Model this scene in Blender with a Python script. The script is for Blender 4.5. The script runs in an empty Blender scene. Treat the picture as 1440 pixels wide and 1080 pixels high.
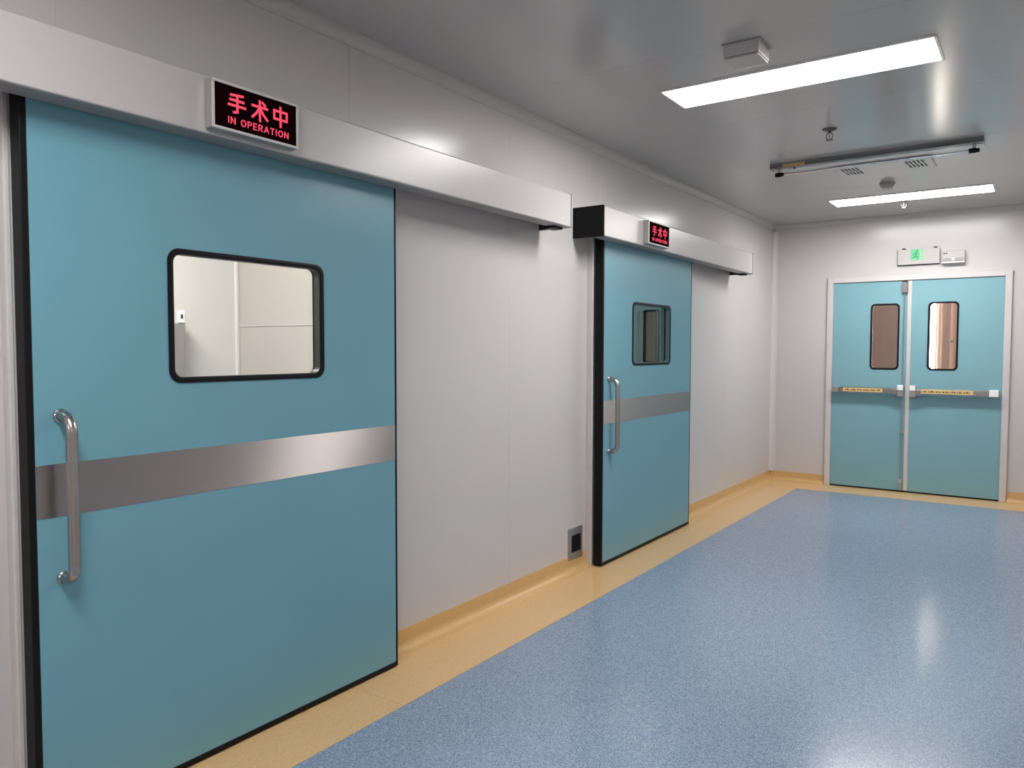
import bpy, bmesh, math
from mathutils import Matrix, Vector
S = bpy.context.scene
C = S.collection
PI = math.pi

# ---------------------------------------------------------------- camera
cd = bpy.data.cameras.new('camera'); cam = bpy.data.objects.new('camera', cd); C.objects.link(cam)
cd.sensor_width = 36.0; cd.lens = 1076.72 / 1440 * 36; cd.clip_start = 0.02; cd.clip_end = 60
Rm = Matrix(((0.82010468, -0.02786763, 0.57153452), (0.57221018, 0.03652405, -0.8192933), (0.00195701, 0.99894414, 0.04589969)))
cam.matrix_world = Matrix.Translation((0, 0, 1.45)) @ Rm.to_4x4()
S.camera = cam
# ---------------------------------------------------------------- sky, exposure
w = bpy.data.worlds.new('world'); S.world = w; w.use_nodes = True
w.node_tree.nodes['Background'].inputs[0].default_value = (1.0, 0.87, 0.80, 1)
w.node_tree.nodes['Background'].inputs[1].default_value = 6.0
S.view_settings.view_transform = 'Standard'; S.view_settings.look = 'None'
S.view_settings.exposure = 2.1; S.view_settings.gamma = 1.0; S.view_settings.use_curve_mapping = False
PANEL = 9.5          # luminance of the corridor ceiling panels

# ---------------------------------------------------------------- materials
def mat(name, col, rough=0.5, metal=0.0, **k):
    m = bpy.data.materials.new(name); m.use_nodes = True
    b = m.node_tree.nodes['Principled BSDF']
    b.inputs['Base Color'].default_value = (*col, 1)
    b.inputs['Roughness'].default_value = rough
    b.inputs['Metallic'].default_value = metal
    for a, v in k.items():
        b.inputs[a.replace('_', ' ')].default_value = v
    return m
def nd(m, t): return m.node_tree.nodes.new(t)
def lk(m, a, b): m.node_tree.links.new(a, b)
def vary(m, scale, amount, rough_amount=0.0, bump=0.0, stretch=(1, 1, 1)):
    """fine procedural unevenness of colour, gloss and relief"""
    b = m.node_tree.nodes['Principled BSDF']
    tc = nd(m, 'ShaderNodeTexCoord'); mp = nd(m, 'ShaderNodeMapping'); n = nd(m, 'ShaderNodeTexNoise')
    mp.inputs['Scale'].default_value = stretch
    n.inputs['Scale'].default_value = scale; n.inputs['Detail'].default_value = 3
    lk(m, tc.outputs['Object'], mp.inputs[0]); lk(m, mp.outputs[0], n.inputs['Vector'])
    if amount:
        c = Vector(b.inputs['Base Color'].default_value[:3])
        r = nd(m, 'ShaderNodeValToRGB')
        r.color_ramp.elements[0].position = 0.3; r.color_ramp.elements[1].position = 0.7
        r.color_ramp.elements[0].color = (*(c * (1 - amount)), 1); r.color_ramp.elements[1].color = (*[min(1, x) for x in c * (1 + amount)], 1)
        lk(m, n.outputs['Fac'], r.inputs[0]); lk(m, r.outputs[0], b.inputs['Base Color'])
    if rough_amount:
        r0 = b.inputs['Roughness'].default_value
        q = nd(m, 'ShaderNodeMapRange'); q.inputs['To Min'].default_value = r0 - rough_amount; q.inputs['To Max'].default_value = r0 + rough_amount
        lk(m, n.outputs['Fac'], q.inputs['Value']); lk(m, q.outputs[0], b.inputs['Roughness'])
    if bump:
        bp = nd(m, 'ShaderNodeBump'); bp.inputs['Strength'].default_value = 0.3; bp.inputs['Distance'].default_value = bump
        lk(m, n.outputs['Fac'], bp.inputs['Height']); lk(m, bp.outputs[0], b.inputs['Normal'])
    return m
def emit(name, col, s):
    m = bpy.data.materials.new(name); m.use_nodes = True; t = m.node_tree; t.nodes.clear()
    e = t.nodes.new('ShaderNodeEmission'); o = t.nodes.new('ShaderNodeOutputMaterial')
    e.inputs[0].default_value = (*col, 1); e.inputs[1].default_value = s; t.links.new(e.outputs[0], o.inputs[0])
    return m
def glass_mat(name, tint):
    m = bpy.data.materials.new(name); m.use_nodes = True; t = m.node_tree; t.nodes.clear()
    o = t.nodes.new('ShaderNodeOutputMaterial'); mx = t.nodes.new('ShaderNodeMixShader'); f = t.nodes.new('ShaderNodeFresnel')
    tr = t.nodes.new('ShaderNodeBsdfTransparent'); g = t.nodes.new('ShaderNodeBsdfGlossy')
    f.inputs[0].default_value = 1.45; tr.inputs[0].default_value = (*tint, 1); g.inputs['Roughness'].default_value = 0.02
    gm = t.nodes.new('ShaderNodeNewGeometry'); inv = t.nodes.new('ShaderNodeMath'); inv.operation = 'SUBTRACT'; inv.inputs[0].default_value = 1.0
    mu = t.nodes.new('ShaderNodeMath'); mu.operation = 'MULTIPLY'      # reflect at the outer faces only: rays are not bent inside
    t.links.new(gm.outputs['Backfacing'], inv.inputs[1]); t.links.new(inv.outputs[0], mu.inputs[0]); t.links.new(f.outputs[0], mu.inputs[1])
    t.links.new(mu.outputs[0], mx.inputs[0]); t.links.new(tr.outputs[0], mx.inputs[1]); t.links.new(g.outputs[0], mx.inputs[2]); t.links.new(mx.outputs[0], o.inputs[0])
    return m
def brushed(name, col, rough, aniso, axis='Z', rot=0.25):
    m = mat(name, col, rough, 1.0, Anisotropic=aniso, Anisotropic_Rotation=rot)
    t = nd(m, 'ShaderNodeTangent'); t.direction_type = 'RADIAL'; t.axis = axis
    lk(m, t.outputs[0], m.node_tree.nodes['Principled BSDF'].inputs['Tangent'])
    return m

M = {}
M['wall'] = vary(mat('wall_paint', (0.56, 0.54, 0.54), 0.22), 1.5, 0.01, 0.03, 0.004)
M['ceil'] = vary(mat('ceiling_paint', (0.475, 0.465, 0.455), 0.19, Specular_IOR_Level=0.4), 1.3, 0.01, 0.02, 0.006)
M['alu'] = vary(mat('painted_aluminium', (0.60, 0.57, 0.57), 0.35), 20, 0.02)
M['cove'] = vary(mat('satin_coving', (0.52, 0.515, 0.50), 0.25), 8, 0.02)
M['housing'] = vary(mat('silver_housing', (0.50, 0.48, 0.48), 0.31, 0.05), 4, 0.01)
M['teal'] = vary(mat('teal_laminate', (0.150, 0.345, 0.425), 0.30), 2.0, 0.02, 0.03, 0.002)
M['teal_pale'] = vary(mat('pale_teal_laminate', (0.205, 0.402, 0.465), 0.32), 2.0, 0.02, 0.03)
M['black'] = vary(mat('black_rubber', (0.005, 0.005, 0.006), 0.5, Specular_IOR_Level=0.18), 30, 0.1)
M['frame'] = vary(mat('black_window_frame', (0.005, 0.005, 0.008), 0.4, Specular_IOR_Level=0.2), 30, 0.1)
M['lining_dark'] = mat('dark_lining', (0.022, 0.024, 0.021), 0.4)
M['lining_grey'] = mat('grey_reflection_lining', (0.10, 0.15, 0.165), 0.35)  # colour imitates the corridor's reflection in the farther door's window
M['strip'] = brushed('brushed_steel', (0.51, 0.465, 0.45), 0.42, 1.0)
M['rail'] = vary(mat('galvanised_rail', (0.22, 0.235, 0.235), 0.42, 0.3), 5, 0.05)
M['lip'] = vary(mat('grey_anodised_lip', (0.27, 0.27, 0.275), 0.4), 4, 0.02)
M['steel'] = vary(mat('satin_steel', (0.43, 0.41, 0.40), 0.27, 1.0), 3, 0.02)
M['steel_dull'] = vary(mat('dull_steel', (0.42, 0.41, 0.40), 0.38, 0.8), 3, 0.02)
M['iron'] = vary(mat('tarnished_metal', (0.13, 0.13, 0.13), 0.45, 0.6), 9, 0.05)
M['chrome'] = mat('chrome', (0.80, 0.80, 0.80), 0.12, 1.0)
M['white'] = vary(mat('white_plastic', (0.47, 0.445, 0.435), 0.4), 20, 0.01)
M['whitebright'] = vary(mat('bright_white_plastic', (0.88, 0.88, 0.88), 0.3), 20, 0.01)
M['midgrey'] = vary(mat('reflection_grey', (0.36, 0.34, 0.33), 0.45), 20, 0.02)
M['grey'] = vary(mat('grey_plastic', (0.32, 0.31, 0.31), 0.4), 20, 0.03)
M['dark'] = mat('dark_slot', (0.015, 0.015, 0.015), 0.6)
M['yellow'] = vary(mat('yellow_sticker', (0.72, 0.52, 0.22), 0.45), 90, 0.1)
M['orange'] = vary(mat('orange_sticker', (0.72, 0.46, 0.20), 0.45), 60, 0.1)
M['ink'] = mat('dark_ink', (0.06, 0.04, 0.02), 0.6)
M['glass'] = glass_mat('window_glass', (0.95, 0.96, 0.95))
M['glass_tint'] = glass_mat('tinted_glass', (0.80, 0.86, 0.84))
M['panel'] = emit('light_panel', (1.0, 0.975, 0.945), PANEL)
M['room_panel'] = emit('room_light_panel', (1.0, 0.965, 0.935), 11.0)
M['dim_panel'] = emit('dim_light_panel', (0.92, 1.0, 0.98), 8.0)
M['warm_panel'] = emit('warm_light_panel', (1.0, 0.90, 0.82), 5.0)
M['red'] = emit('red_led', (1.0, 0.085, 0.15), 0.23)
M['darkred'] = mat('led_bleed_face', (0.008, 0.002, 0.003), 0.6, Specular_IOR_Level=0.0)  # red tint in the base colour imitates LED bleed
M['green'] = emit('green_led', (0.33, 1.0, 0.50), 0.20)
M['greenpale'] = emit('pale_green_led', (0.62, 1.0, 0.72), 0.22)
M['greendark'] = emit('green_glow', (0.14, 0.62, 0.32), 0.19)
M['room_wall'] = vary(mat('room_wall', (0.68, 0.66, 0.63), 0.4), 2, 0.01)
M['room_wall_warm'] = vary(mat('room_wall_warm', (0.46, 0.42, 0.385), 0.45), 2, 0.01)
M['room_wall_teal'] = vary(mat('dim_room_wall', (0.33, 0.40, 0.40), 0.4), 2, 0.02)
M['far_wall'] = vary(mat('far_wall_pink', (0.55, 0.42, 0.38), 0.5), 2, 0.02)
def cloth(name, col, f):
    m = bpy.data.materials.new(name); m.use_nodes = True; t = m.node_tree; t.nodes.clear()
    o = t.nodes.new('ShaderNodeOutputMaterial'); mx = t.nodes.new('ShaderNodeMixShader'); d = t.nodes.new('ShaderNodeBsdfDiffuse'); tl = t.nodes.new('ShaderNodeBsdfTranslucent')
    mx.inputs[0].default_value = f; d.inputs[0].default_value = (*col, 1); tl.inputs[0].default_value = (*col, 1)
    t.links.new(d.outputs[0], mx.inputs[1]); t.links.new(tl.outputs[0], mx.inputs[2]); t.links.new(mx.outputs[0], o.inputs[0])
    return m
M['cloth_thin'] = cloth('glow_cloth_thin', (0.66, 0.52, 0.46), 0.085)  # translucency stepped down to imitate glow fading away from the slit
M['cloth_mid'] = cloth('glow_cloth_mid', (0.64, 0.50, 0.44), 0.03)
M['cloth_thick'] = cloth('glow_cloth_thick', (0.62, 0.48, 0.42), 0.008)
M['brown'] = vary(mat('brown_blind', (0.30, 0.25, 0.19), 0.5), 30, 0.15, stretch=(1, 0.05, 0.02))
# beige sheet vinyl: fine freckles
def vinyl(name, cols, scale, rough, bump):
    m = mat(name, cols[1], rough); b = m.node_tree.nodes['Principled BSDF']
    tc = nd(m, 'ShaderNodeTexCoord'); v = nd(m, 'ShaderNodeTexVoronoi'); v.inputs['Scale'].default_value = scale
    n = nd(m, 'ShaderNodeTexNoise'); n.inputs['Scale'].default_value = scale * 0.45; n.inputs['Detail'].default_value = 4; n.inputs['Roughness'].default_value = 0.7
    lk(m, tc.outputs['Object'], v.inputs['Vector']); lk(m, tc.outputs['Object'], n.inputs['Vector'])
    sx = nd(m, 'ShaderNodeSeparateColor'); lk(m, v.outputs['Color'], sx.inputs[0])
    ad = nd(m, 'ShaderNodeMath'); ad.operation = 'ADD'; ad.inputs[1].default_value = 0
    mu = nd(m, 'ShaderNodeMath'); mu.operation = 'MULTIPLY'; mu.inputs[1].default_value = 0.55
    mu2 = nd(m, 'ShaderNodeMath'); mu2.operation = 'MULTIPLY'; mu2.inputs[1].default_value = 0.45
    lk(m, sx.outputs[0], mu.inputs[0]); lk(m, n.outputs['Fac'], mu2.inputs[0]); lk(m, mu.outputs[0], ad.inputs[0]); lk(m, mu2.outputs[0], ad.inputs[1])
    r = nd(m, 'ShaderNodeValToRGB'); e = r.color_ramp.elements
    e[0].position = 0.15; e[0].color = (*cols[0], 1); e[1].position = 0.85; e[1].color = (*cols[2], 1)
    k = e.new(0.5); k.color = (*cols[1], 1)
    lk(m, ad.outputs[0], r.inputs[0]); lk(m, r.outputs[0], b.inputs['Base Color'])
    bp = nd(m, 'ShaderNodeBump'); bp.inputs['Strength'].default_value = 0.12; bp.inputs['Distance'].default_value = bump
    lk(m, n.outputs['Fac'], bp.inputs['Height']); lk(m, bp.outputs[0], b.inputs['Normal'])
    return m
M['blue'] = vinyl('blue_speckled_vinyl', ((0.075, 0.125, 0.215), (0.20, 0.275, 0.39), (0.45, 0.53, 0.63)), 380, 0.20, 0.0002)
M['blue'].node_tree.nodes['Principled BSDF'].inputs['Specular IOR Level'].default_value = 0.42
M['beige'] = vinyl('beige_vinyl', ((0.57, 0.36, 0.17), (0.65, 0.435, 0.215), (0.71, 0.49, 0.26)), 260, 0.28, 0.0003)
M['beige_skirt'] = vinyl('beige_skirting_vinyl', ((0.54, 0.335, 0.135), (0.61, 0.395, 0.17), (0.66, 0.44, 0.21)), 260, 0.33, 0.0003)

# ---------------------------------------------------------------- mesh helpers
def link(name, bm, m, parent=None, smooth=False, loc=None):
    me = bpy.data.meshes.new(name)
    bmesh.ops.recalc_face_normals(bm, faces=bm.faces)
    bm.to_mesh(me); bm.free()
    if m is not None: me.materials.append(m)
    if smooth:
        for p in me.polygons: p.use_smooth = True
        me.set_sharp_from_angle(angle=math.radians(35))
    o = bpy.data.objects.new(name, me); C.objects.link(o)
    if smooth:
        wn = o.modifiers.new('weighted', 'WEIGHTED_NORMAL'); wn.keep_sharp = True; wn.weight = 90
    if parent is not None: o.parent = parent
    if loc: o.location = loc
    return o
def empty(name, loc=(0, 0, 0)):
    o = bpy.data.objects.new(name, None); o.empty_display_size = 0.1; C.objects.link(o); o.location = loc; return o
def tag(o, label=None, cat=None, group=None, kind=None):
    if label: o['label'] = label
    if cat: o['category'] = cat
    if group: o['group'] = group
    if kind: o['kind'] = kind
    return o
def box(bm, x0, x1, y0, y1, z0, z1, bev=0.0, seg=1):
    r = bmesh.ops.create_cube(bm, size=1.0)
    vs = r['verts']
    for v in vs:
        v.co = Vector((x0 + (v.co.x + .5) * (x1 - x0), y0 + (v.co.y + .5) * (y1 - y0), z0 + (v.co.z + .5) * (z1 - z0)))
    if bev:
        es = list({e for v in vs for e in v.link_edges})
        bmesh.ops.bevel(bm, geom=es, offset=bev, segments=seg, affect='EDGES', profile=0.5)
    return bm
def B(name, m, parent, x0, x1, y0, y1, z0, z1, bev=0.0, seg=1, smooth=False):
    """a box given in world numbers, parented to a thing that stands at its own origin"""
    o = (parent_origin(parent) if parent is not None else Vector((0, 0, 0)))
    bm = bmesh.new(); box(bm, x0 - o.x, x1 - o.x, y0 - o.y, y1 - o.y, z0 - o.z, z1 - o.z, bev, seg)
    return link(name, bm, m, parent, smooth)
def parent_origin(p):
    v = Vector((0, 0, 0))
    while p is not None:
        v += p.location; p = p.parent
    return v
def prism(bm, pts, a0, a1, axis='y'):
    """closed outline pts extruded from a0 to a1; axis y: pts=(x,z); axis x: pts=(y,z); axis z: pts=(x,y)"""
    def P(p, a): return {'y': (p[0], a, p[1]), 'x': (a, p[0], p[1]), 'z': (p[0], p[1], a)}[axis]
    A = [bm.verts.new(P(p, a0)) for p in pts]; Bv = [bm.verts.new(P(p, a1)) for p in pts]
    n = len(pts)
    for i in range(n): bm.faces.new((A[i], A[(i + 1) % n], Bv[(i + 1) % n], Bv[i]))
    bm.faces.new(A[::-1]); bm.faces.new(Bv)
    return bm
def arc(cx, cy, r, a0, a1, n):
    return [(cx + r * math.cos(a0 + (a1 - a0) * i / n), cy + r * math.sin(a0 + (a1 - a0) * i / n)) for i in range(n + 1)]
def rrect(u0, u1, v0, v1, r, n=7):
    """four corners, each an arc of n+1 points, counter-clockwise from the lower left"""
    return [arc(u0 + r, v0 + r, r, PI, 1.5 * PI, n), arc(u1 - r, v0 + r, r, 1.5 * PI, 2 * PI, n),
            arc(u1 - r, v1 - r, r, 0, .5 * PI, n), arc(u0 + r, v1 - r, r, .5 * PI, PI, n)]
def put(axis, u, v, d):
    return (d, u, v) if axis == 'x' else (u, d, v)
def leaf(bm, axis, u0, u1, v0, v1, d0, d1, hole, r):
    """door slab with a rounded hole, true thickness d0..d1"""
    oc = [(u0, v0), (u1, v0), (u1, v1), (u0, v1)]; arcs = rrect(*hole, r)
    L = []
    for d in (d0, d1):
        O = [bm.verts.new(put(axis, *p, d)) for p in oc]
        A = [[bm.verts.new(put(axis, *p, d)) for p in a] for a in arcs]
        for i in range(4):
            for j in range(len(A[i]) - 1): bm.faces.new((O[i], A[i][j], A[i][j + 1]))
            k = (i + 1) % 4
            bm.faces.new((O[i], O[k], A[k][0], A[i][-1]))
        L.append((O, [v for a in A for v in a]))
    for a, b in ((L[0][0], L[1][0]), (L[0][1], L[1][1])):
        for i in range(len(a)): bm.faces.new((a[i], a[(i + 1) % len(a)], b[(i + 1) % len(a)], b[i]))
    return bm
def ring(bm, axis, outer, ro, inner, ri, d0, d1, lip=0.0):
    """rounded gasket: outer flange at d1 (front), bore lining back to d0"""
    a = [p for q in rrect(*outer, ro) for p in q]; b = [p for q in rrect(*inner, ri) for p in q]; n = len(a)
    s = 1 if d1 > d0 else -1
    mid = [((p[0] * .5 + q[0] * .5), (p[1] * .5 + q[1] * .5)) for p, q in zip(a, b)]
    rows = [(a, d1 - s * lip), (a, d1 - s * lip * .4), (mid, d1), (b, d1 - s * lip * .4), (b, d0), ([(p[0] * .5 + q[0] * .5, p[1] * .5 + q[1] * .5) for p, q in zip(a, b)], d0), (mid, d1 - s * lip)]
    V = [[bm.verts.new(put(axis, *p, d)) for p in pts] for pts, d in rows]
    for k in range(len(V)):
        A, Bq = V[k], V[(k + 1) % len(V)]
        for i in range(n): bm.faces.new((A[i], A[(i + 1) % n], Bq[(i + 1) % n], Bq[i]))
    return bm
def rpane(bm, axis, rect, r, d0, d1):
    pts = [p for q in rrect(*rect, r) for p in q]
    A = [bm.verts.new(put(axis, *p, d0)) for p in pts]; Bv = [bm.verts.new(put(axis, *p, d1)) for p in pts]; n = len(pts)
    for i in range(n): bm.faces.new((A[i], A[(i + 1) % n], Bv[(i + 1) % n], Bv[i]))
    bm.faces.new(A); bm.faces.new(Bv)
    return bm
def tube(bm, path, r, n=14, caps=True):
    path = [Vector(p) for p in path]; rings = []
    ref = None
    for i, p in enumerate(path):
        t = (path[min(i + 1, len(path) - 1)] - path[max(i - 1, 0)]).normalized()
        if ref is None:
            ref = t.orthogonal().normalized()
        ref = (ref - t * ref.dot(t)).normalized(); s = t.cross(ref)
        rr = r[i] if isinstance(r, (list, tuple)) else r
        rings.append([bm.verts.new(p + ref * math.cos(2 * PI * k / n) * rr + s * math.sin(2 * PI * k / n) * rr) for k in range(n)])
    for a, b in zip(rings, rings[1:]):
        for k in range(n): bm.faces.new((a[k], a[(k + 1) % n], b[(k + 1) % n], b[k]))
    if caps:
        bm.faces.new(rings[0]); bm.faces.new(rings[-1])
    return bm
def lathe(bm, prof, c=(0, 0, 0), n=24, axis='z'):
    rings = []
    for r, h in prof:
        ring_ = []
        for k in range(n):
            a = 2 * PI * k / n; u, v = r * math.cos(a), r * math.sin(a)
            co = (u, v, h) if axis == 'z' else ((h, u, v) if axis == 'x' else (u, h, v))
            ring_.append(bm.verts.new(Vector(co) + Vector(c)))
        rings.append(ring_)
    for a, b in zip(rings, rings[1:]):
        for k in range(n): bm.faces.new((a[k], a[(k + 1) % n], b[(k + 1) % n], b[k]))
    bm.faces.new(rings[0]); bm.faces.new(rings[-1])
    return bm
def stroke(bm, pts, w, axis, uo, vo, su, sv, d0, d1):
    """a written stroke: thick polyline, unit box mapped to (uo,vo)+(su,sv)"""
    P = [Vector((uo + p[0] * su, vo + p[1] * sv)) for p in pts]
    for a, b in zip(P, P[1:]):
        t = (b - a).normalized(); a2 = a - t * w * .42; b2 = b + t * w * .42; q = Vector((-t.y, t.x)) * w * .5
        cs = [a2 + q, b2 + q, b2 - q, a2 - q]
        A = [bm.verts.new(put(axis, c.x, c.y, d0)) for c in cs]; Bv = [bm.verts.new(put(axis, c.x, c.y, d1)) for c in cs]
        for i in range(4): bm.faces.new((A[i], A[(i + 1) % 4], Bv[(i + 1) % 4], Bv[i]))
        bm.faces.new(A); bm.faces.new(Bv)

# corridor measures
XW, XR, YE, YB, H = -2.5, 0.38, 8.62, -4.4, 2.8
UP = 2.22            # height where the panels over the doorways start (behind the track covers)

# ---------------------------------------------------------------- floor
fl = tag(B('floor', M['blue'], None, -6.2, 0.62, -4.6, 12.2, -0.10, 0.0), 'blue speckled vinyl floor of the corridor', 'floor', kind='structure')
def border(x0, x1, y0, y1): B('border_strip', M['beige'], fl, x0, x1, y0, y1, -0.01, 0.0015)
for a, b in ((YB, 0.55), (0.552, 2.248), (2.25, 4.598), (4.60, 8.20)): border(XW - 0.12, -2.103, a, b)
border(XW, XR, 8.203, 9.0)
border(XR - 0.397, XR, YB, 8.20)
# ---------------------------------------------------------------- left wall
wl = tag(empty('wall_left', (XW, 0, 0)), 'long glossy light grey panel wall carrying the sliding doors', 'wall', kind='structure')
def wpanel(y0, y1, z0, z1, x0=XW - 0.09, x1=XW, p=None, m='wall'):
    B('wall_panel', M[m], p or wl, x0, x1, y0, y1, z0, z1, 0.0011)
seam = [-4.6, -3.646, -2.446, -1.246, -0.046]
for a, b in zip(seam, seam[1:]): wpanel(a, b, 0, H)
wpanel(-0.046, 1.154, 0, H)
wpanel(1.154, 2.354, UP, H)
wpanel(2.354, 3.554, 0, H)
wpanel(3.554, 4.619, 0, H)
wpanel(4.619, 5.954, UP, H)
wpanel(5.819, 5.954, 0, UP)
wpanel(5.954, 7.154, 0, H)
wpanel(7.154, 8.354, 0, H)
wpanel(8.354, YE + 0.1, 0, H)
# ---------------------------------------------------------------- end wall with doorway
DX0, DX1, DZ = -1.865, -0.335, 2.15
bm = bmesh.new()
box(bm, XW, DX0, YE, YE + 0.1, 0, H); box(bm, DX1, XR, YE, YE + 0.1, 0, H); box(bm, DX0, DX1, YE, YE + 0.1, DZ, H)
we = tag(link('wall_end', bm, M['wall']), 'light grey end wall around the double doors', 'wall', kind='structure')
bm = bmesh.new(); box(bm, XR, XR + 0.1, -4.6, YE + 0.1, 0, H)
tag(link('wall_right', bm, M['wall']), 'light grey right wall of the corridor', 'wall', kind='structure')
bm = bmesh.new(); box(bm, XW, XR, YB - 0.1, YB, 0, H)
tag(link('wall_back', bm, M['wall']), 'light grey wall closing the corridor behind the viewer', 'wall', kind='structure')
# ---------------------------------------------------------------- ceiling
ce = tag(empty('ceiling', (0, 0, H)), 'glossy pale grey metal panel ceiling', 'ceiling', kind='structure')
ys = [-4.6, -2.536, -1.356, -0.176, 1.004, 2.184, 3.364, 4.544, 5.724, 6.904, 8.084, YE + 0.1]
for a, b in zip(ys, ys[1:]):
    B('ceiling_panel', M['ceil'], ce, XW - 0.09, XR + 0.1, a, b, H, H + 0.05, 0.0012)
# ---------------------------------------------------------------- coving
def cove_prof(c, s, r=0.038):
    # concave quarter round between wall (s: direction into the room) and ceiling
    pts = [(c, H - 0.0005)] + [(c, H - r - 0.012), (c + s * 0.004, H - r - 0.012)]
    for i in range(9):
        a = PI / 2 * i / 8
        pts.append((c + s * (0.004 + (r) * (1 - math.cos(a))), H - r - 0.008 + (r + 0.004) * math.sin(a) if i < 8 else H - 0.004))
    pts += [(c + s * (r + 0.012), H - 0.004), (c + s * (r + 0.012), H - 0.0005)]
    return pts
bm = bmesh.new(); prism(bm, cove_prof(XW, 1), YB, YE, 'y')
tag(link('trim_1', bm, M['cove'], smooth=True), 'rounded pale coving along the top of the left wall', 'trim', kind='structure')
bm = bmesh.new(); prism(bm, cove_prof(YE, -1), XW, XR, 'x')
tag(link('trim_2', bm, M['cove'], smooth=True), 'rounded pale coving above the double doors', 'trim', kind='structure')
bm = bmesh.new(); prism(bm, cove_prof(XR, -1), YB, YE, 'y')
tag(link('trim_3', bm, M['cove'], smooth=True), 'rounded pale coving along the top of the right wall', 'trim', kind='structure')
# vertical corner coving
r = 0.05; pts = [(XW, YE), (XW, YE - r - 0.01), (XW + 0.003, YE - r - 0.01)]
for i in range(9):
    a = PI / 2 * i / 8; pts.append((XW + 0.003 + r * (1 - math.cos(a)), YE - 0.003 - r + r * math.sin(a)))
pts += [(XW + r + 0.01, YE - 0.003), (XW + r + 0.01, YE)]
bm = bmesh.new(); prism(bm, pts, 0.1, H - 0.06, 'z')
tag(link('trim_4', bm, M['alu'], smooth=True), 'rounded vertical strip in the far wall corner', 'trim', kind='structure')
# ---------------------------------------------------------------- skirting
def skirt(c, s):
    h, r = 0.105, 0.045
    pts = [(c, 0.0016), (c, h), (c + s * 0.003, h)]
    for i in range(8):
        a = PI / 2 * i / 7; pts.append((c + s * (0.005 + r * (1 - math.cos(a))), 0.0045 + r - r * math.sin(a)))
    return pts + [(c + s * (r + 0.02), 0.0016)]
def sk(name, c, s, a, b, axis, label):
    bm = bmesh.new(); prism(bm, skirt(c, s), a, b, axis)
    return tag(link(name, bm, M['beige_skirt'], smooth=True), label, 'skirting', kind='structure')
s_ = sk('baseboard_left', XW, 1, 2.46, 4.448, 'y', 'beige coved skirting along the left wall')
for a, b in ((5.92, YE), (YB, 0.97)):
    bm = bmesh.new(); prism(bm, skirt(XW, 1), a, b, 'y'); link('skirting_length', bm, M['beige_skirt'], s_, True)
s_ = sk('baseboard_end', YE, -1, XW, DX0 - 0.06, 'x', 'beige coved skirting beside the double doors')
bm = bmesh.new(); prism(bm, skirt(YE, -1), DX1 + 0.06, XR, 'x'); link('skirting_length', bm, M['beige_skirt'], s_, True)
sk('baseboard_right', XR, -1, YB, YE, 'y', 'beige coved skirting along the right wall')

# ---------------------------------------------------------------- sliding doors
DF, DB = -2.39, -2.43      # front and back face of the leaves
def sliding_door(n, y0, label, glass):
    root = tag(empty(f'door_{n}', (DF, y0, 0)), label, 'door', 'teal sliding operating room doors', 'structure')
    hole = (y0 + .438 - .004, y0 + 1.100, 1.333, 1.783)
    yo = root.location.y; xo = root.location.x
    def sh(h): return (h[0] - yo, h[1] - yo, h[2], h[3])
    bm = bmesh.new(); leaf(bm, 'x', .017, 1.508, .028, 2.215, DB - xo, 0, sh(hole), .042)
    link('leaf', bm, M['teal'], root)
    B('edge_seal', M['black'], root, -2.447, DF + .001, y0 - .003, y0 + .0165, .006, 2.215, .003, 2)
    B('edge_seal', M['black'], root, DB, DF + .001, y0 + 1.5085, y0 + 1.521, .006, 2.215, .002)
    B('bottom_seal', M['black'], root, DB, DF + .001, y0 + .0165, y0 + 1.5085, .006, .0275, .002)
    bm = bmesh.new(); h = sh(hole)
    ring(bm, 'x', h, .042, (h[0] + .019, h[1] - .019, h[2] + .017, h[3] - .017), .03, DB - xo - .004, .006, .0055)
    wf = link('window_frame', bm, M['frame'], root, True)
    bm = bmesh.new(); rpane(bm, 'x', (h[0] + .017, h[1] - .017, h[2] + .015, h[3] - .015), .03, -.036, -.032)
    link('pane', bm, M[glass], wf)
    q = (h[0] + .0195, h[1] - .0195, h[2] + .0175, h[3] - .0175)
    bm = bmesh.new(); ring(bm, 'x', q, .03, (q[0] + .002, q[1] - .002, q[2] + .002, q[3] - .002), .028, -.030, .0015, .0005)
    link('inner_lining', bm, M['lining_dark' if n == 1 else 'lining_grey'], wf, True)
    B('push_strip', M['strip'], root, DF, DF + .0015, y0 + .0175, y0 + 1.5078, .950, 1.107)
    # D handle of bent steel tube
    hy = y0 + .088; ze, zs = 1.250, .765; out = .068; rb = .048
    path = [(0.002, hy - yo, ze)] + [(out - rb + rb * math.sin(a), hy - yo, ze - rb + rb * math.cos(a)) for a in [PI / 2 * i / 8 for i in range(9)]]
    path += [(out - rb + rb * math.cos(a), hy - yo, zs + rb - rb * math.sin(a)) for a in [PI / 2 * i / 8 for i in range(9)]] + [(0.002, hy - yo, zs)]
    bm = bmesh.new(); tube(bm, path, .0165, 18)
    hd = link('handle', bm, M['steel'], root, True)
    for z in (ze, zs):
        bm = bmesh.new(); lathe(bm, [(.021, .0), (.021, .006), (.018, .009), (.0168, .012)], (0.0005, hy - yo, z), 20, 'x')
        link('mounting_collar', bm, M['steel'], hd, True)
    return root
sliding_door(1, 1.000, 'large teal sliding door in front with rectangular window and steel strip', 'glass')
sliding_door(2, 4.465, 'farther teal sliding door beside the floor level wall socket', 'glass_tint')

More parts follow.
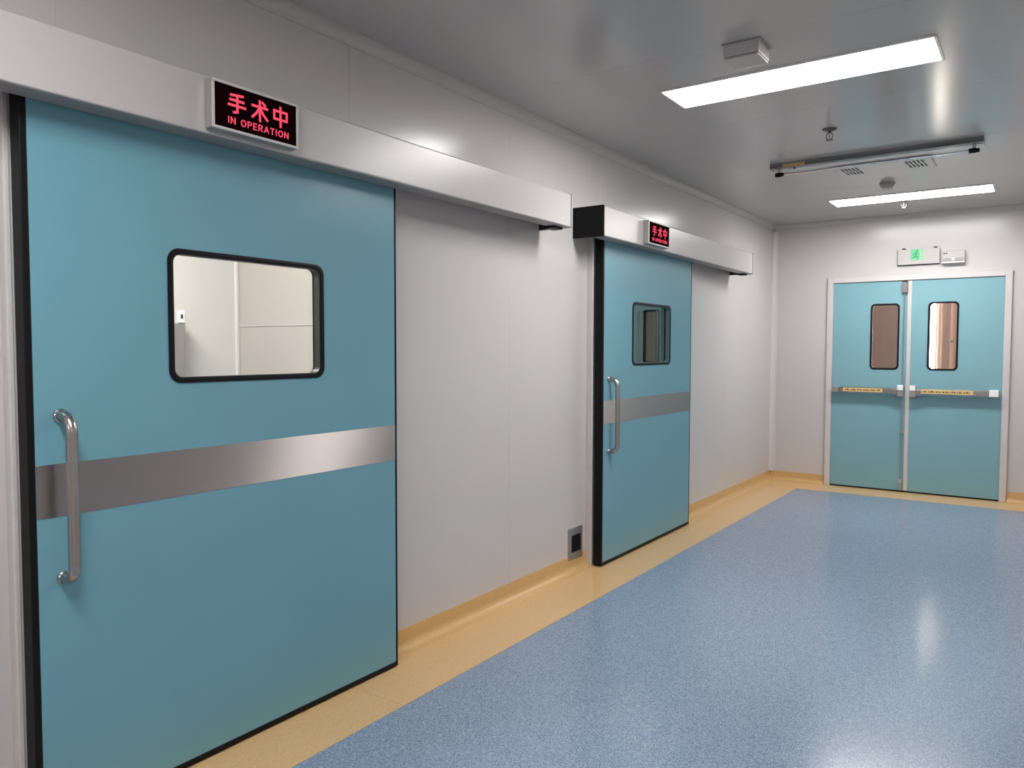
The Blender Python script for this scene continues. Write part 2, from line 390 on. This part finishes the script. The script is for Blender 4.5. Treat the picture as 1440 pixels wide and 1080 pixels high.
def jambs(n, y0, label):
    t = tag(empty(f'trim_{n}', (XW, y0, 0)), label, 'trim', kind='structure')
    a, b = y0 + .154, y0 + 1.354
    # flat architrave with a raised outer bead, lining of the opening
    for p, q, bead in ((a - .172, a, a - .172), (b, b + .10, b + .085)):
        B('jamb', M['alu'], t, XW, XW + .036, p, q, 0.002, 2.21, .003, 2)
        B('jamb_bead', M['alu'], t, XW + .036, XW + .043, bead + (0.0 if p < a else 0), bead + .016, 0.002, 2.21, .004, 3, True)
    B('jamb_bead', M['alu'], t, XW + .036, XW + .041, a - .105, a - .092, 0.002, 2.14, .003, 2)
    B('lining', M['alu'], t, XW - .088, XW, a - .0005, a + .012, .002, UP - .001)
    B('lining', M['alu'], t, XW - .088, XW, b - .012, b + .0005, .002, UP - .001)
jambs(5, 1.0, 'pale aluminium doorway jamb beside the large front sliding door')
jambs(6, 4.465, 'pale aluminium doorway jamb of the farther sliding door')

# ---------------------------------------------------------------- track covers
def cover_prof(off=0.0):
    o = off; fx = -2.28 - o
    return [(XW + .001, 2.342 - o)] + arc(fx - .007, 2.335 - o, .007, PI / 2, 0, 4) + arc(fx - .006, 2.161 + o, .006, 0, -PI / 2, 4) + [(-2.374, 2.155 + o)]
def track_cover(y0, y1, label, n):
    t = tag(empty('track_cover', (XW, y0, 2.155)), label, 'track cover', 'aluminium track covers over the sliding doors')
    ox, oy, oz = t.location
    pr = cover_prof(); pi_ = cover_prof(.003)[::-1]; pts = [(x - ox, z - oz) for x, z in pr + pi_]
    bm = bmesh.new()
    A = [bm.verts.new((p[0], 0.004, p[1])) for p in pts]; Bv = [bm.verts.new((p[0], y1 - y0 - .0087, p[1])) for p in pts]; k = len(pts)
    for i in range(k): bm.faces.new((A[i], A[(i + 1) % k], Bv[(i + 1) % k], Bv[i]))
    h = k // 2
    for V in (A, Bv):
        for i in range(h - 1): bm.faces.new((V[i], V[i + 1], V[k - 2 - i], V[k - 1 - i]))
    link('casing', bm, M['housing'], t, True)
    out = [(x - ox, z - oz) for x, z in cover_prof(-.0035)] ; out[0] = (0.001, out[0][1])
    cap = out + [(0.001, -.002)]
    bm = bmesh.new(); prism(bm, cap, y1 - y0 - .004, y1 - y0 + .001, 'y'); link('end_cap', bm, M['alu'], t)
    bm = bmesh.new(); prism(bm, cap, -.006, 0.004, 'y'); c = link('end_cap', bm, M['black'], t); c['label'] = 'black end cap'
    inn = [(x - ox, z - oz) for x, z in cover_prof(-.0003)]; inn[0] = (0.001, inn[0][1])
    bm = bmesh.new(); prism(bm, inn + [(0.001, -.001)], y1 - y0 - .0085, y1 - y0 - .0042, 'y'); link('cap_gasket', bm, M['dark'], t)
    B('bottom_lip', M['lip'], t, -2.373, -2.286, y0 + .006, y1 - .009, 2.1538, 2.1549)
    # running rail and end stop inside
    B('rail', M['steel_dull'], t, -2.47, -2.44, y0 + .02, y1 - .02, 2.27, 2.31)
    s = B('end_stop', M['black'], t, -2.385, -2.32, y1 - .13, y1 - .03, 2.140, 2.157, .003)
    return t
track_cover(0.83, 3.868, 'long pale aluminium track cover over the large front sliding door', 0)
track_cover(4.262, 7.205, 'farther pale aluminium track cover with a black end cap', 1)

# ---------------------------------------------------------------- red operation signs
LET = {'I': [[(.5, 0), (.5, 1)]], 'N': [[(0, 0), (0, 1), (1, 0), (1, 1)]],
       'O': [[(.5 + .5 * math.cos(2 * PI * k / 14), .5 + .5 * math.sin(2 * PI * k / 14)) for k in range(15)]],
       'P': [[(0, 0), (0, 1), (.7, 1), (1, .85), (1, .65), (.7, .48), (0, .48)]],
       'R': [[(0, 0), (0, 1), (.7, 1), (1, .85), (1, .65), (.7, .48), (0, .48)], [(.5, .48), (1, 0)]],
       'E': [[(1, 0), (0, 0), (0, 1), (1, 1)], [(0, .5), (.85, .5)]], 'A': [[(0, 0), (.5, 1), (1, 0)], [(.2, .33), (.8, .33)]], 'T': [[(0, 1), (1, 1)], [(.5, 0), (.5, 1)]]}
WID = {'I': .22, 'N': .9, 'O': 1.0, 'P': .8, 'R': .85, 'E': .75, 'A': 1.0, 'T': .85, ' ': .45}
def op_sign(y0, label):
    fx, y1, z0, z1 = -2.236, y0 + .349, 2.168, 2.327
    t = tag(empty('operation_sign', (-2.279, y0, z0)), label, 'sign', 'red lettered signs on the track covers')
    B('housing', M['steel_dull'], t, -2.279, fx - .004, y0, y1, z0, z1, .003, 2)
    b = .0095
    for nm, a in (('frame_rail', (y0, y1, z0, z0 + b)), ('frame_rail', (y0, y1, z1 - b, z1)), ('frame_rail', (y0, y0 + b, z0 + b, z1 - b)), ('frame_rail', (y1 - b, y1, z0 + b, z1 - b))):
        B(nm, M['alu'], t, fx - .006, fx, *a, .002, 2)
    B('display', M['darkred'], t, fx - .006, fx - .003, y0 + b, y1 - b, z0 + b, z1 - b)
    u0, u1 = y0 + b, y1 - b; W = u1 - u0; v0, v1 = z0 + b, z1 - b; Hh = v1 - v0
    d0, d1 = fx - .0035, fx - .0015
    ox, oy, oz = t.location
    sw = .0082
    G = [[[(.86, .95), (.14, .89)], [(.10, .66), (.90, .66)], [(.0, .40), (1.0, .40)], [(.52, .90), (.52, .10), (.30, .06)]],
         [[(.03, .70), (.97, .70)], [(.5, 1.0), (.5, 0.0)], [(.47, .64), (.28, .36), (.02, .12)], [(.53, .64), (.72, .36), (.98, .12)], [(.68, .96), (.84, .84)]],
         [[(.06, .78), (.94, .78), (.94, .36), (.06, .36), (.06, .78)], [(.5, 1.0), (.5, 0.0)]]]
    for g, (a, b2) in zip(G, ((.150, .362), (.425, .637), (.690, .895))):
        bm = bmesh.new()
        for st in g:
            stroke(bm, st, sw, 'x', u0 + a * W + sw * .4 - oy, v0 + .375 * Hh - oz, (b2 - a) * W - sw * .8, .475 * Hh, d0 - ox, d1 - ox)
        link('character', bm, M['red'], t)
    word = 'IN OPERATION'; gap = .28; tot = sum(WID[c] for c in word) + gap * (len(word) - 1)
    k = .745 * W / tot; x = u0 + .15 * W; lw = .0036
    for c in word:
        bm = bmesh.new()
        for st in LET.get(c, []):
            stroke(bm, st, lw, 'x', x + lw * .5 - oy, v0 + .12 * Hh + lw * .5 - oz, (WID[c]) * k - lw, .165 * Hh - lw, d0 - ox, d1 - ox)
        x += (WID[c] + gap) * k
        if c != ' ': link('letter', bm, M['red'], t)
    return t
op_sign(1.508, 'lit red sign over the large front sliding door')
op_sign(4.828, 'lit red sign on the track cover with the black end cap')

# ---------------------------------------------------------------- floor level socket
t = tag(empty('wall_socket', (XW, 4.22, .08)), 'stainless steel foot sensor plate with black opening low on the wall', 'switch')
bm = bmesh.new(); leaf(bm, 'x', 0, .176, 0, .200, 0.0005, .006, (.034, .156, .044, .158), .006)
link('face_plate', bm, M['steel_dull'], t)
bm = bmesh.new(); leaf(bm, 'x', -.004, .18, -.004, .204, 0.0003, .0045, (.003, .173, .003, .197), .004)
link('plate_rim', bm, M['steel_dull'], t)
B('recess', M['black'], t, XW + .0003, XW + .0035, 4.253, 4.377, .123, .239)
B('sensor_block', M['black'], t, XW + .003, XW + .0075, 4.295, 4.368, .135, .163, .002)

# ---------------------------------------------------------------- end doors
tr = tag(empty('trim_7', (DX0, YE, 0)), 'white metal frame around the double doors', 'trim', kind='structure')
yf = YE - .028
B('jamb', M['alu'], tr, DX0 - .056, DX0 + .002, yf, YE - .0005, 0.002, DZ + .052, .004, 2)
B('jamb', M['alu'], tr, DX1 - .002, DX1 + .056, yf, YE - .0005, 0.002, DZ + .052, .004, 2)
B('head', M['alu'], tr, DX0 + .002, DX1 - .002, yf, YE - .0005, DZ - .004, DZ + .052, .004, 2)
B('stop', M['dark'], tr, DX0 + .001, DX0 + .02, YE + .032, YE + .06, .002, DZ - .005)
B('stop', M['dark'], tr, DX1 - .02, DX1 - .001, YE + .032, YE + .06, .002, DZ - .005)
B('stop', M['dark'], tr, DX0 + .02, DX1 - .02, YE + .032, YE + .06, DZ - .02, DZ - .001)
LF, LB = YE - .012, YE + .030
def end_leaf(n, x0, x1, win, label, side):
    root = tag(empty(f'door_{n}', (x0, LF, 0)), label, 'door', 'leaves of the double doors', 'structure')
    ox = root.location.x
    h = (win[0] - ox, win[1] - ox, win[2], win[3])
    bm = bmesh.new(); leaf(bm, 'y', 0, x1 - x0, .018, DZ - .008, 0, LB - LF, h, .04); link('leaf', bm, M['teal_pale'], root)
    bm = bmesh.new(); ring(bm, 'y', h, .042, (h[0] + .017, h[1] - .017, h[2] + .017, h[3] - .017), .032, LB - LF, -.006, .0055)
    wf = link('window_frame', bm, M['frame'], root, True)
    bm = bmesh.new(); rpane(bm, 'y', (h[0] + .015, h[1] - .015, h[2] + .015, h[3] - .015), .03, .034, .038); link('pane', bm, M['glass'], wf)
    B('sweep', M['black'], root, x0, x1, LF + .002, LB, .004, .0178)
    return root
l3 = end_leaf(3, -1.861, -1.149, (-1.498, -1.228, 1.245, 1.918), 'left teal leaf of the double doors with the vertical bolt rod', 0)
l4 = end_leaf(4, -1.145, -0.339, (-0.975, -0.708, 1.245, 1.922), 'right teal leaf of the double doors with the pale meeting strip', 1)
# meeting strips
B('meeting_strip', M['alu'], l4, -1.158, -1.122, LF - .008, LF - .0002, .02, DZ - .01, .003, 2)
B('meeting_strip', M['black'], l3, -1.1488, -1.1455, LF + .002, LB, .02, DZ - .01)
# bolt rod of the left leaf
rx = -1.185
bm = bmesh.new(); tube(bm, [(rx + 1.861, -.024, .10), (rx + 1.861, -.024, 2.06)], .0058, 12); link('bolt_rod', bm, M['steel_dull'], l3, True)
B('top_latch', M['steel'], l3, rx - .026, rx + .026, LF - .038, LF, 2.02, 2.125, .005, 2)
B('top_latch_tip', M['dark'], l3, rx - .022, rx + .022, LF - .034, LF - .002, 2.1255, 2.139, .002)
B('bottom_latch', M['white'], l3, rx - .018, rx + .018, LF - .034, LF, .10, .135, .004, 2)
B('floor_bolt', M['steel_dull'], l3, rx - .012, rx + .012, LF - .030, LF, .022, .0995, .002)
B('rod_guide', M['steel_dull'], l3, rx - .014, rx + .014, LF - .033, LF, .60, .63, .002)
def panic_bar(parent, xa, xb, centre, xl0, xl1, mirror):
    z0, z1 = 1.005, 1.062
    # heavy centre case, slim bar, far end bracket
    p = B('panic_bar', M['steel'], parent, xa, xb, LF - .075, LF - .035, z0, z1, .006, 2)
    B('centre_case', M['steel_dull'], p, centre - .028, centre + .028, LF - .080, LF, .975, z1 + .02, .005, 2)
    B('case_cover', M['whitebright'], p, centre - .0265, centre + .0265, LF - .090, LF - .0795, 1.04, 1.094, .004, 2)
    B('latch_nose', M['steel'], p, *((centre - .075, centre - .0285) if mirror == 0 else (centre + .0285, centre + .075)), LF - .082, LF - .03, .992, 1.048, .004, 2)
    e = xa if mirror == 0 else xb
    B('end_bracket', M['steel_dull' if mirror == 0 else 'whitebright'], p, *((e - .002, e + .055) if mirror == 0 else (e - .075, e + .002)), LF - .0765, LF, z0 - .003, z1 + .003, .005, 2)
    st = B('sticker', M['yellow'], p, xl0, xl1, LF - .0756, LF - .0748, z0 + .010, z1 - .008)
    # unreadable run of dark marks on the sticker
    bm = bmesh.new(); o = parent_origin(p); x = xl0 + .02; k = 0
    while x < xl1 - .03:
        wd = (.010, .016, .007, .013, .019)[k % 5]
        box(bm, x - o.x, x + wd - o.x, LF - .0760 - o.y, LF - .0755 - o.y, z0 + .022 - o.z, z0 + (.034, .037, .033)[k % 3] - o.z)
        x += wd + (.006, .004, .011)[k % 3]; k += 1
    mk = link('printed_marks', bm, M['ink'], p); mk['kind'] = 'stuff'
panic_bar(l3, -1.838, -1.172, -1.197, -1.735, -1.36, 0)
panic_bar(l4, -1.112, -0.362, -1.086, -1.02, -0.565, 1)

# ---------------------------------------------------------------- exit sign and emergency light
ex0, ex1, ez0, ez1 = -1.262, -0.886, 2.293, 2.450
t = tag(empty('exit_sign', (ex0, YE, ez0)), 'flat white exit sign with a small green running figure above the doors', 'sign')
B('housing', M['dark'], t, ex0, ex1, YE - .024, YE - .0006, ez0, ez1, .003)
B('face', M['white'], t, ex0 + .005, ex1, YE - .030, YE - .024, ez0 + .006, ez1, .0015)
gx0, gx1 = -1.142, -1.030
B('pictogram_field', M['green'], t, gx0, gx1, YE - .0315, YE - .0298, ez0 + .046, ez1 - .004)
bm = bmesh.new(); o = t.location
def gs(pts, wd): stroke(bm, pts, wd, 'y', gx0 - o.x, ez0 + .046 - o.z, .112, .107, YE - .0325 - o.y, YE - .0314 - o.y)
gs([(.50, .90), (.54, .84)], .014); gs([(.48, .74), (.40, .46)], .012); gs([(.47, .68), (.24, .62), (.20, .48)], .007); gs([(.48, .68), (.62, .54)], .007)
gs([(.40, .44), (.54, .30), (.50, .10)], .009); gs([(.38, .44), (.30, .26), (.12, .22)], .009)
link('running_figure', bm, M['greendark'], t)
bm = bmesh.new(); gs([(.80, .06), (.80, .94)], .016); gs([(.94, .06), (.94, .94)], .008); gs([(.10, .08), (.62, .08)], .007); link('door_mark', bm, M['greenpale'], t)
for x in (-1.205, -0.925):
    bm = bmesh.new(); box(bm, x - .016 - o.x, x + .016 - o.x, -.028, -.004, ez1 - o.z + .0003, ez1 - o.z + .014, .003)
    link('top_clip', bm, M['dark'], t)
em0, em1 = -0.868, -0.668
t = tag(empty('emergency_light', (em0, YE, 2.285)), 'white emergency light box beside the exit sign', 'lamp')
B('body', M['white'], t, em0, em1, YE - .050, YE - .0006, 2.285, 2.412, .008, 3, True)
B('lower_lip', M['whitebright'], t, em0 + .002, em1 - .002, YE - .064, YE - .0502, 2.290, 2.304, .004, 2)
B('reflector', M['grey'], t, em0 + .012, em0 + .088, YE - .058, YE - .0498, 2.308, 2.338, .004, 2)
B('reflector', M['grey'], t, em1 - .088, em1 - .012, YE - .058, YE - .0498, 2.308, 2.338, .004, 2)
bm = bmesh.new(); lathe(bm, [(.014, 0), (.014, -.012), (.009, -.016)], (.1, -.0495, .040), 16, 'y'); link('test_knob', bm, M['whitebright'], t, True)
for x in (.022, .042):
    bm = bmesh.new(); lathe(bm, [(.007, 0), (.007, -.003), (.005, -.004)], (x, -.0495, .100), 12, 'y'); link('indicator', bm, M['dark'], t, True)

# ---------------------------------------------------------------- ceiling panels of light
def light_panel(x0, x1, y0, y1, m, label, group='flat ceiling light panels'):
    t = tag(empty('ceiling_light', ((x0 + x1) / 2, (y0 + y1) / 2, H)), label, 'lamp', group)
    b = .012
    B('diffuser', m, t, x0 + b, x1 - b, y0 + b, y1 - b, H - .007, H - .004)
    for a in ((x0, x1, y0, y0 + b), (x0, x1, y1 - b, y1), (x0, x0 + b, y0 + b, y1 - b), (x1 - b, x1, y0 + b, y1 - b)):
        B('frame_rail', M['whitebright'], t, *a, H - .009, H - .0004, .001)
    return t
light_panel(-1.70, -0.425, 3.780, 4.112, M['panel'], 'large lit panel next to the white ceiling box')
light_panel(-1.665, -0.39, 7.385, 7.735, M['panel'], 'lit ceiling panel nearest the double doors')
light_panel(-1.70, -0.425, 0.19, 0.52, M['panel'], 'lit ceiling panel above the viewer')
light_panel(-1.70, -0.425, -3.4, -3.07, M['panel'], 'lit ceiling panel at the back behind the viewer')

# ---------------------------------------------------------------- ceiling box
t = tag(empty('junction_box', (-1.134, 3.45, H)), 'small white square box on the ceiling before the large light panel', 'box')
B('body', M['alu'], t, -1.216, -1.058, 3.375, 3.530, H - .058, H - .0004, .006, 2, True)
B('cover', M['white'], t, -1.213, -1.061, 3.378, 3.527, H - .070, H - .0585, .005, 3, True)
B('base_flange', M['grey'], t, -1.222, -1.052, 3.369, 3.536, H - .006, H - .0002, .001)

# ---------------------------------------------------------------- ultraviolet batten lamp
uy = 5.775
t = tag(empty('batten_lamp', (-1.03, uy, H)), 'long narrow steel batten with a clear unlit tube across the ceiling', 'lamp')
o = t.location
pr = [(-.052, -.0004), (-.052, -.007), (-.042, -.009), (-.040, -.013), (-.040, -.030), (-.036, -.032), (.024, -.032), (.028, -.030), (.028, -.013), (.042, -.009), (.052, -.007), (.052, -.0004)]
bm = bmesh.new(); prism(bm, pr, -.665, .665, 'x'); link('rail', bm, M['rail'], t)
for s in (-1, 1):
    B('end_plate', M['steel'], t, -1.03 + s * .667 - .002, -1.03 + s * .667 + .002, uy - .054, uy + .054, H - .038, H - .0006)
    for z in (H - .0105, H - .0215):
        B('rail_groove', M['dark'], t, -1.69, -.37, uy + (-.0408 if s < 0 else .0272), uy + (-.0392 if s < 0 else .0288), z - .0028, z)
B('warning_sticker', M['orange'], t, -1.61, -1.455, uy - .0425, uy - .0412, H - .030, H - .0085)
for s in (-1, 1):
    x = -1.03 + s * .612
    hb = B('lamp_holder', M['white'], t, x - .010, x + .010, uy - .012, uy + .012, H - .058, H - .0321, .002)
    bm = bmesh.new(); lathe(bm, [(.009, -.030), (.016, -.028), (.016, .012), (.013, .014), (.013, .030), (.010, .032)], (x - o.x, 0, -.074), 16, 'x')
    link('socket', bm, M['black'], hb, True)
bm = bmesh.new(); tube(bm, [(-.582, 0, -.074), (.582, 0, -.074)], .0085, 14); link('glass_tube', bm, M['chrome'], t, True)
B('pull_switch', M['dark'], t, -1.54, -1.53, uy - .006, uy + .006, H - .043, H - .0322)

# ---------------------------------------------------------------- vent unit
t = tag(empty('vent_unit', (-1.03, 6.25, H)), 'flat pale ceiling unit with two sets of slots behind the steel batten', 'vent')
B('plate', M['ceil'], t, -1.36, -.70, 6.06, 6.44, H - .010, H - .0004, .004, 2)
for cx in (-1.245, -.815):
    bm = bmesh.new(); 
    for i in range(5):
        for j in range(2):
            x = cx - .05 + i * .025 + j * .008; y = 6.19 + j * .13
            a = [(x - .007, y - .05), (x + .004, y - .055), (x + .010, y + .04), (x - .001, y + .05)]
            prism(bm, [(p[0] + 1.03, p[1] - 6.25) for p in a], -.0118, -.0098, 'z')
    link('slots', bm, M['dark'], t)
# ---------------------------------------------------------------- smoke detector
t = tag(empty('smoke_detector', (-1.10, 6.90, H)), 'round smoke detector on the ceiling between vent unit and far light', 'detector')
bm = bmesh.new(); lathe(bm, [(.058, -.0004), (.058, -.012), (.052, -.016)], (0, 0, 0), 28); link('base', bm, M['midgrey'], t, True)
bm = bmesh.new(); lathe(bm, [(.050, -.0162), (.050, -.030), (.040, -.046), (.020, -.052)], (0, 0, 0), 28); link('head', bm, M['white'], t, True)
bm = bmesh.new()
for k in range(10):
    a = 2 * PI * k / 10; c, s = math.cos(a), math.sin(a)
    tube(bm, [(.0505 * c, .0505 * s, -.020), (.0505 * c, .0505 * s, -.028)], .0026, 6)
link('intake_slots', bm, M['dark'], t)['kind'] = 'stuff'
# ---------------------------------------------------------------- sprinklers
def sprinkler(x, y, label):
    t = tag(empty('sprinkler', (x, y, H)), label, 'sprinkler', 'ceiling sprinkler heads')
    bm = bmesh.new(); lathe(bm, [(.042, -.0004), (.042, -.004), (.028, -.010), (.014, -.012)]); link('escutcheon', bm, M['iron'], t, True)
    bm = bmesh.new(); lathe(bm, [(.010, -.0105), (.010, -.024), (.007, -.026)], n=12); link('nozzle', bm, M['iron'], t, True)
    for s in (-1, 1):
        bm = bmesh.new(); tube(bm, [(s * .008, 0, -.022), (s * .020, 0, -.038), (s * .014, 0, -.058), (s * .002, 0, -.066)], .003, 8); link('yoke_arm', bm, M['iron'], t, True)
    bm = bmesh.new(); tube(bm, [(0, 0, -.026), (0, 0, -.063)], .003, 8); link('glass_bulb', bm, M['grey'], t, True)
    bm = bmesh.new(); lathe(bm, [(.004, -.0635), (.022, -.066), (.022, -.069), (.003, -.071)], n=16); link('deflector', bm, M['iron'], t)
sprinkler(-1.13, 5.02, 'metal sprinkler head before the steel batten')
sprinkler(-1.10, 7.79, 'metal sprinkler head just past the far light panel')

# ================================================================ what the windows show
# bright room behind the large door
r1 = tag(empty('wall_5', (-4.5, 0, 0)), 'bright white walls of the room behind the large door', 'wall', kind='structure')
B('back_panel', M['room_wall'], r1, -4.6, -4.5, -0.6, 3.28, 0, H)
B('partition', M['room_wall_warm'], r1, -4.5, XW - .091, 3.20, 3.28, 0, H)
B('partition', M['room_wall'], r1, -4.5, XW - .091, -0.7, -0.6, 0, H)
B('panel_joint', M['alu'], r1, -4.49, -2.65, 3.194, 3.20, 1.595, 1.599)
B('corner_trim', M['room_wall'], r1, -4.5, -4.475, 3.175, 3.20, 0, H, .004)
B('room_ceiling', M['room_wall'], r1, -4.6, XW - .091, -0.7, 3.28, H, H + .05)
lp = tag(empty('room_light', (-3.5, 1.6, H)), 'ceiling light of the bright room behind the large door', 'lamp')
B('diffuser', M['room_panel'], lp, -4.0, -3.0, 1.3, 1.9, H - .007, H - .003)
t = tag(empty('metal_cabinet', (-4.5, 2.2, 0)), 'grey metal cabinet edge seen through the front door window', 'cabinet')
B('carcass', M['alu'], t, -4.499, -4.33, 2.2, 2.712, 0.002, 1.685, .004, 2)
B('door', M['steel_dull'], t, -4.329, -4.31, 2.203, 2.695, 0.06, 1.60, .003, 2)
B('latch_plate', M['whitebright'], t, -4.329, -4.316, 2.655, 2.700, 1.605, 1.675, .002)
B('latch_dot', M['dark'], t, -4.316, -4.312, 2.672, 2.684, 1.63, 1.655)
# dim room behind the farther door
r2 = tag(empty('wall_6', (-5.6, 3.3, 0)), 'dim grey green walls of the room behind the farther door', 'wall', kind='structure')
B('partition', M['room_wall_teal'], r2, -5.6, XW - .091, 3.30, 3.38, 0, H)
B('back_panel', M['room_wall_teal'], r2, -5.7, -5.6, 3.3, 9.4, 0, H)
bm = bmesh.new(); leaf(bm, 'y', 0, 3.0, 0, H, 6.0, 6.08, (1.225, 1.455, 1.27, 1.97), .03); link('partition', bm, M['room_wall_teal'], r2)
B('partition', M['room_wall_teal'], r2, XW - .1 - .02, XW - .095, 8.75, 9.38, 0, H)
B('room_ceiling', M['room_wall_teal'], r2, -5.7, XW - .091, 3.3, 9.4, H, H + .05)
bm = bmesh.new(); ring(bm, 'y', (1.225, 1.455, 1.27, 1.97), .03, (1.243, 1.437, 1.288, 1.952), .02, 6.07, 5.994, .005); link('window_frame', bm, M['frame'], r2, True)
B('pane', M['brown'], r2, -4.375, -4.145, 9.35, 9.36, 1.27, 1.97)
lp = tag(empty('room_light', (-3.9, 6.5, H)), 'ceiling light of the dim room behind the farther door', 'lamp')
B('diffuser', M['dim_panel'], lp, -4.4, -3.4, 6.2, 6.8, H - .007, H - .003)
# corridor beyond the double doors, with a slit of daylight and cloth added for its fading glow
r3 = tag(empty('wall_7', (-2.5, 11.0, 0)), 'pinkish walls of the lobby beyond the double doors', 'wall', kind='structure')
SX0, SX1, SZ0, SZ1 = -1.262, -1.160, 0.15, 2.35
bm = bmesh.new(); box(bm, -.1, SX0 + 2.5, 0, .08, 0, H); box(bm, SX1 + .13 + 2.5, 3.0, 0, .08, 0, H); box(bm, SX0 + 2.5, SX1 + .13 + 2.5, 0, .08, 0, SZ0); box(bm, SX0 + 2.5, SX1 + .13 + 2.5, 0, .08, SZ1, H)
link('back_panel', bm, M['far_wall'], r3)
B('partition', M['far_wall'], r3, -2.6, -2.5, YE + .1, 11.0, 0, H)
B('partition', M['far_wall'], r3, XR, XR + .1, YE + .1, 11.08, 0, H)
B('lobby_ceiling', M['far_wall'], r3, -2.6, XR + .1, YE + .1, 11.08, H, H + .05)
cu = tag(empty('glow_curtain', (SX1, 10.98, SZ1)), 'pinkish curtain added to imitate the glow beside the bright slit seen through the right leaf window', 'glow_curtain')  # made-up cloth that spreads a glow to the right of the slit
def fold(x0, x1, n, amp, y, m):
    bm = bmesh.new(); vs = []
    for i in range(n + 1):
        x = x0 + (x1 - x0) * i / n; yy = y + amp * math.sin(i * 1.5)
        vs.append([bm.verts.new((x - SX1, yy - 10.98, z - SZ1)) for z in (SZ0 - .05, SZ1 + .04)])
    for a, b in zip(vs, vs[1:]): bm.faces.new((a[0], b[0], b[1], a[1]))
    link('glow_fold', bm, m, cu)
fold(SX1, SX1 + .035, 4, .001, 10.985, M['cloth_thin']); fold(SX1 + .034, SX1 + .075, 4, .001, 10.980, M['cloth_mid']); fold(SX1 + .074, SX1 + .17, 8, .002, 10.975, M['cloth_thick'])
wn = tag(B('window_1', M['glass'], None, SX0, SX1 + .13, 11.03, 11.035, SZ0, SZ1), 'narrow daylight window in the lobby beyond the right door leaf', 'window', kind='structure')
lp = tag(empty('room_light', (-1.0, 9.8, H)), 'ceiling light of the lobby beyond the double doors', 'lamp')
B('diffuser', M['warm_panel'], lp, -1.6, -.5, 9.7, 9.95, H - .007, H - .003)
bm = bmesh.new(); lathe(bm, [(.02, 0), (.02, -.02), (.012, -.03)], (1.51, -.001, 1.56), 14, 'y')
link('glint_dot', bm, M['whitebright'], r3, True)  # white dot added in place of a small point of light
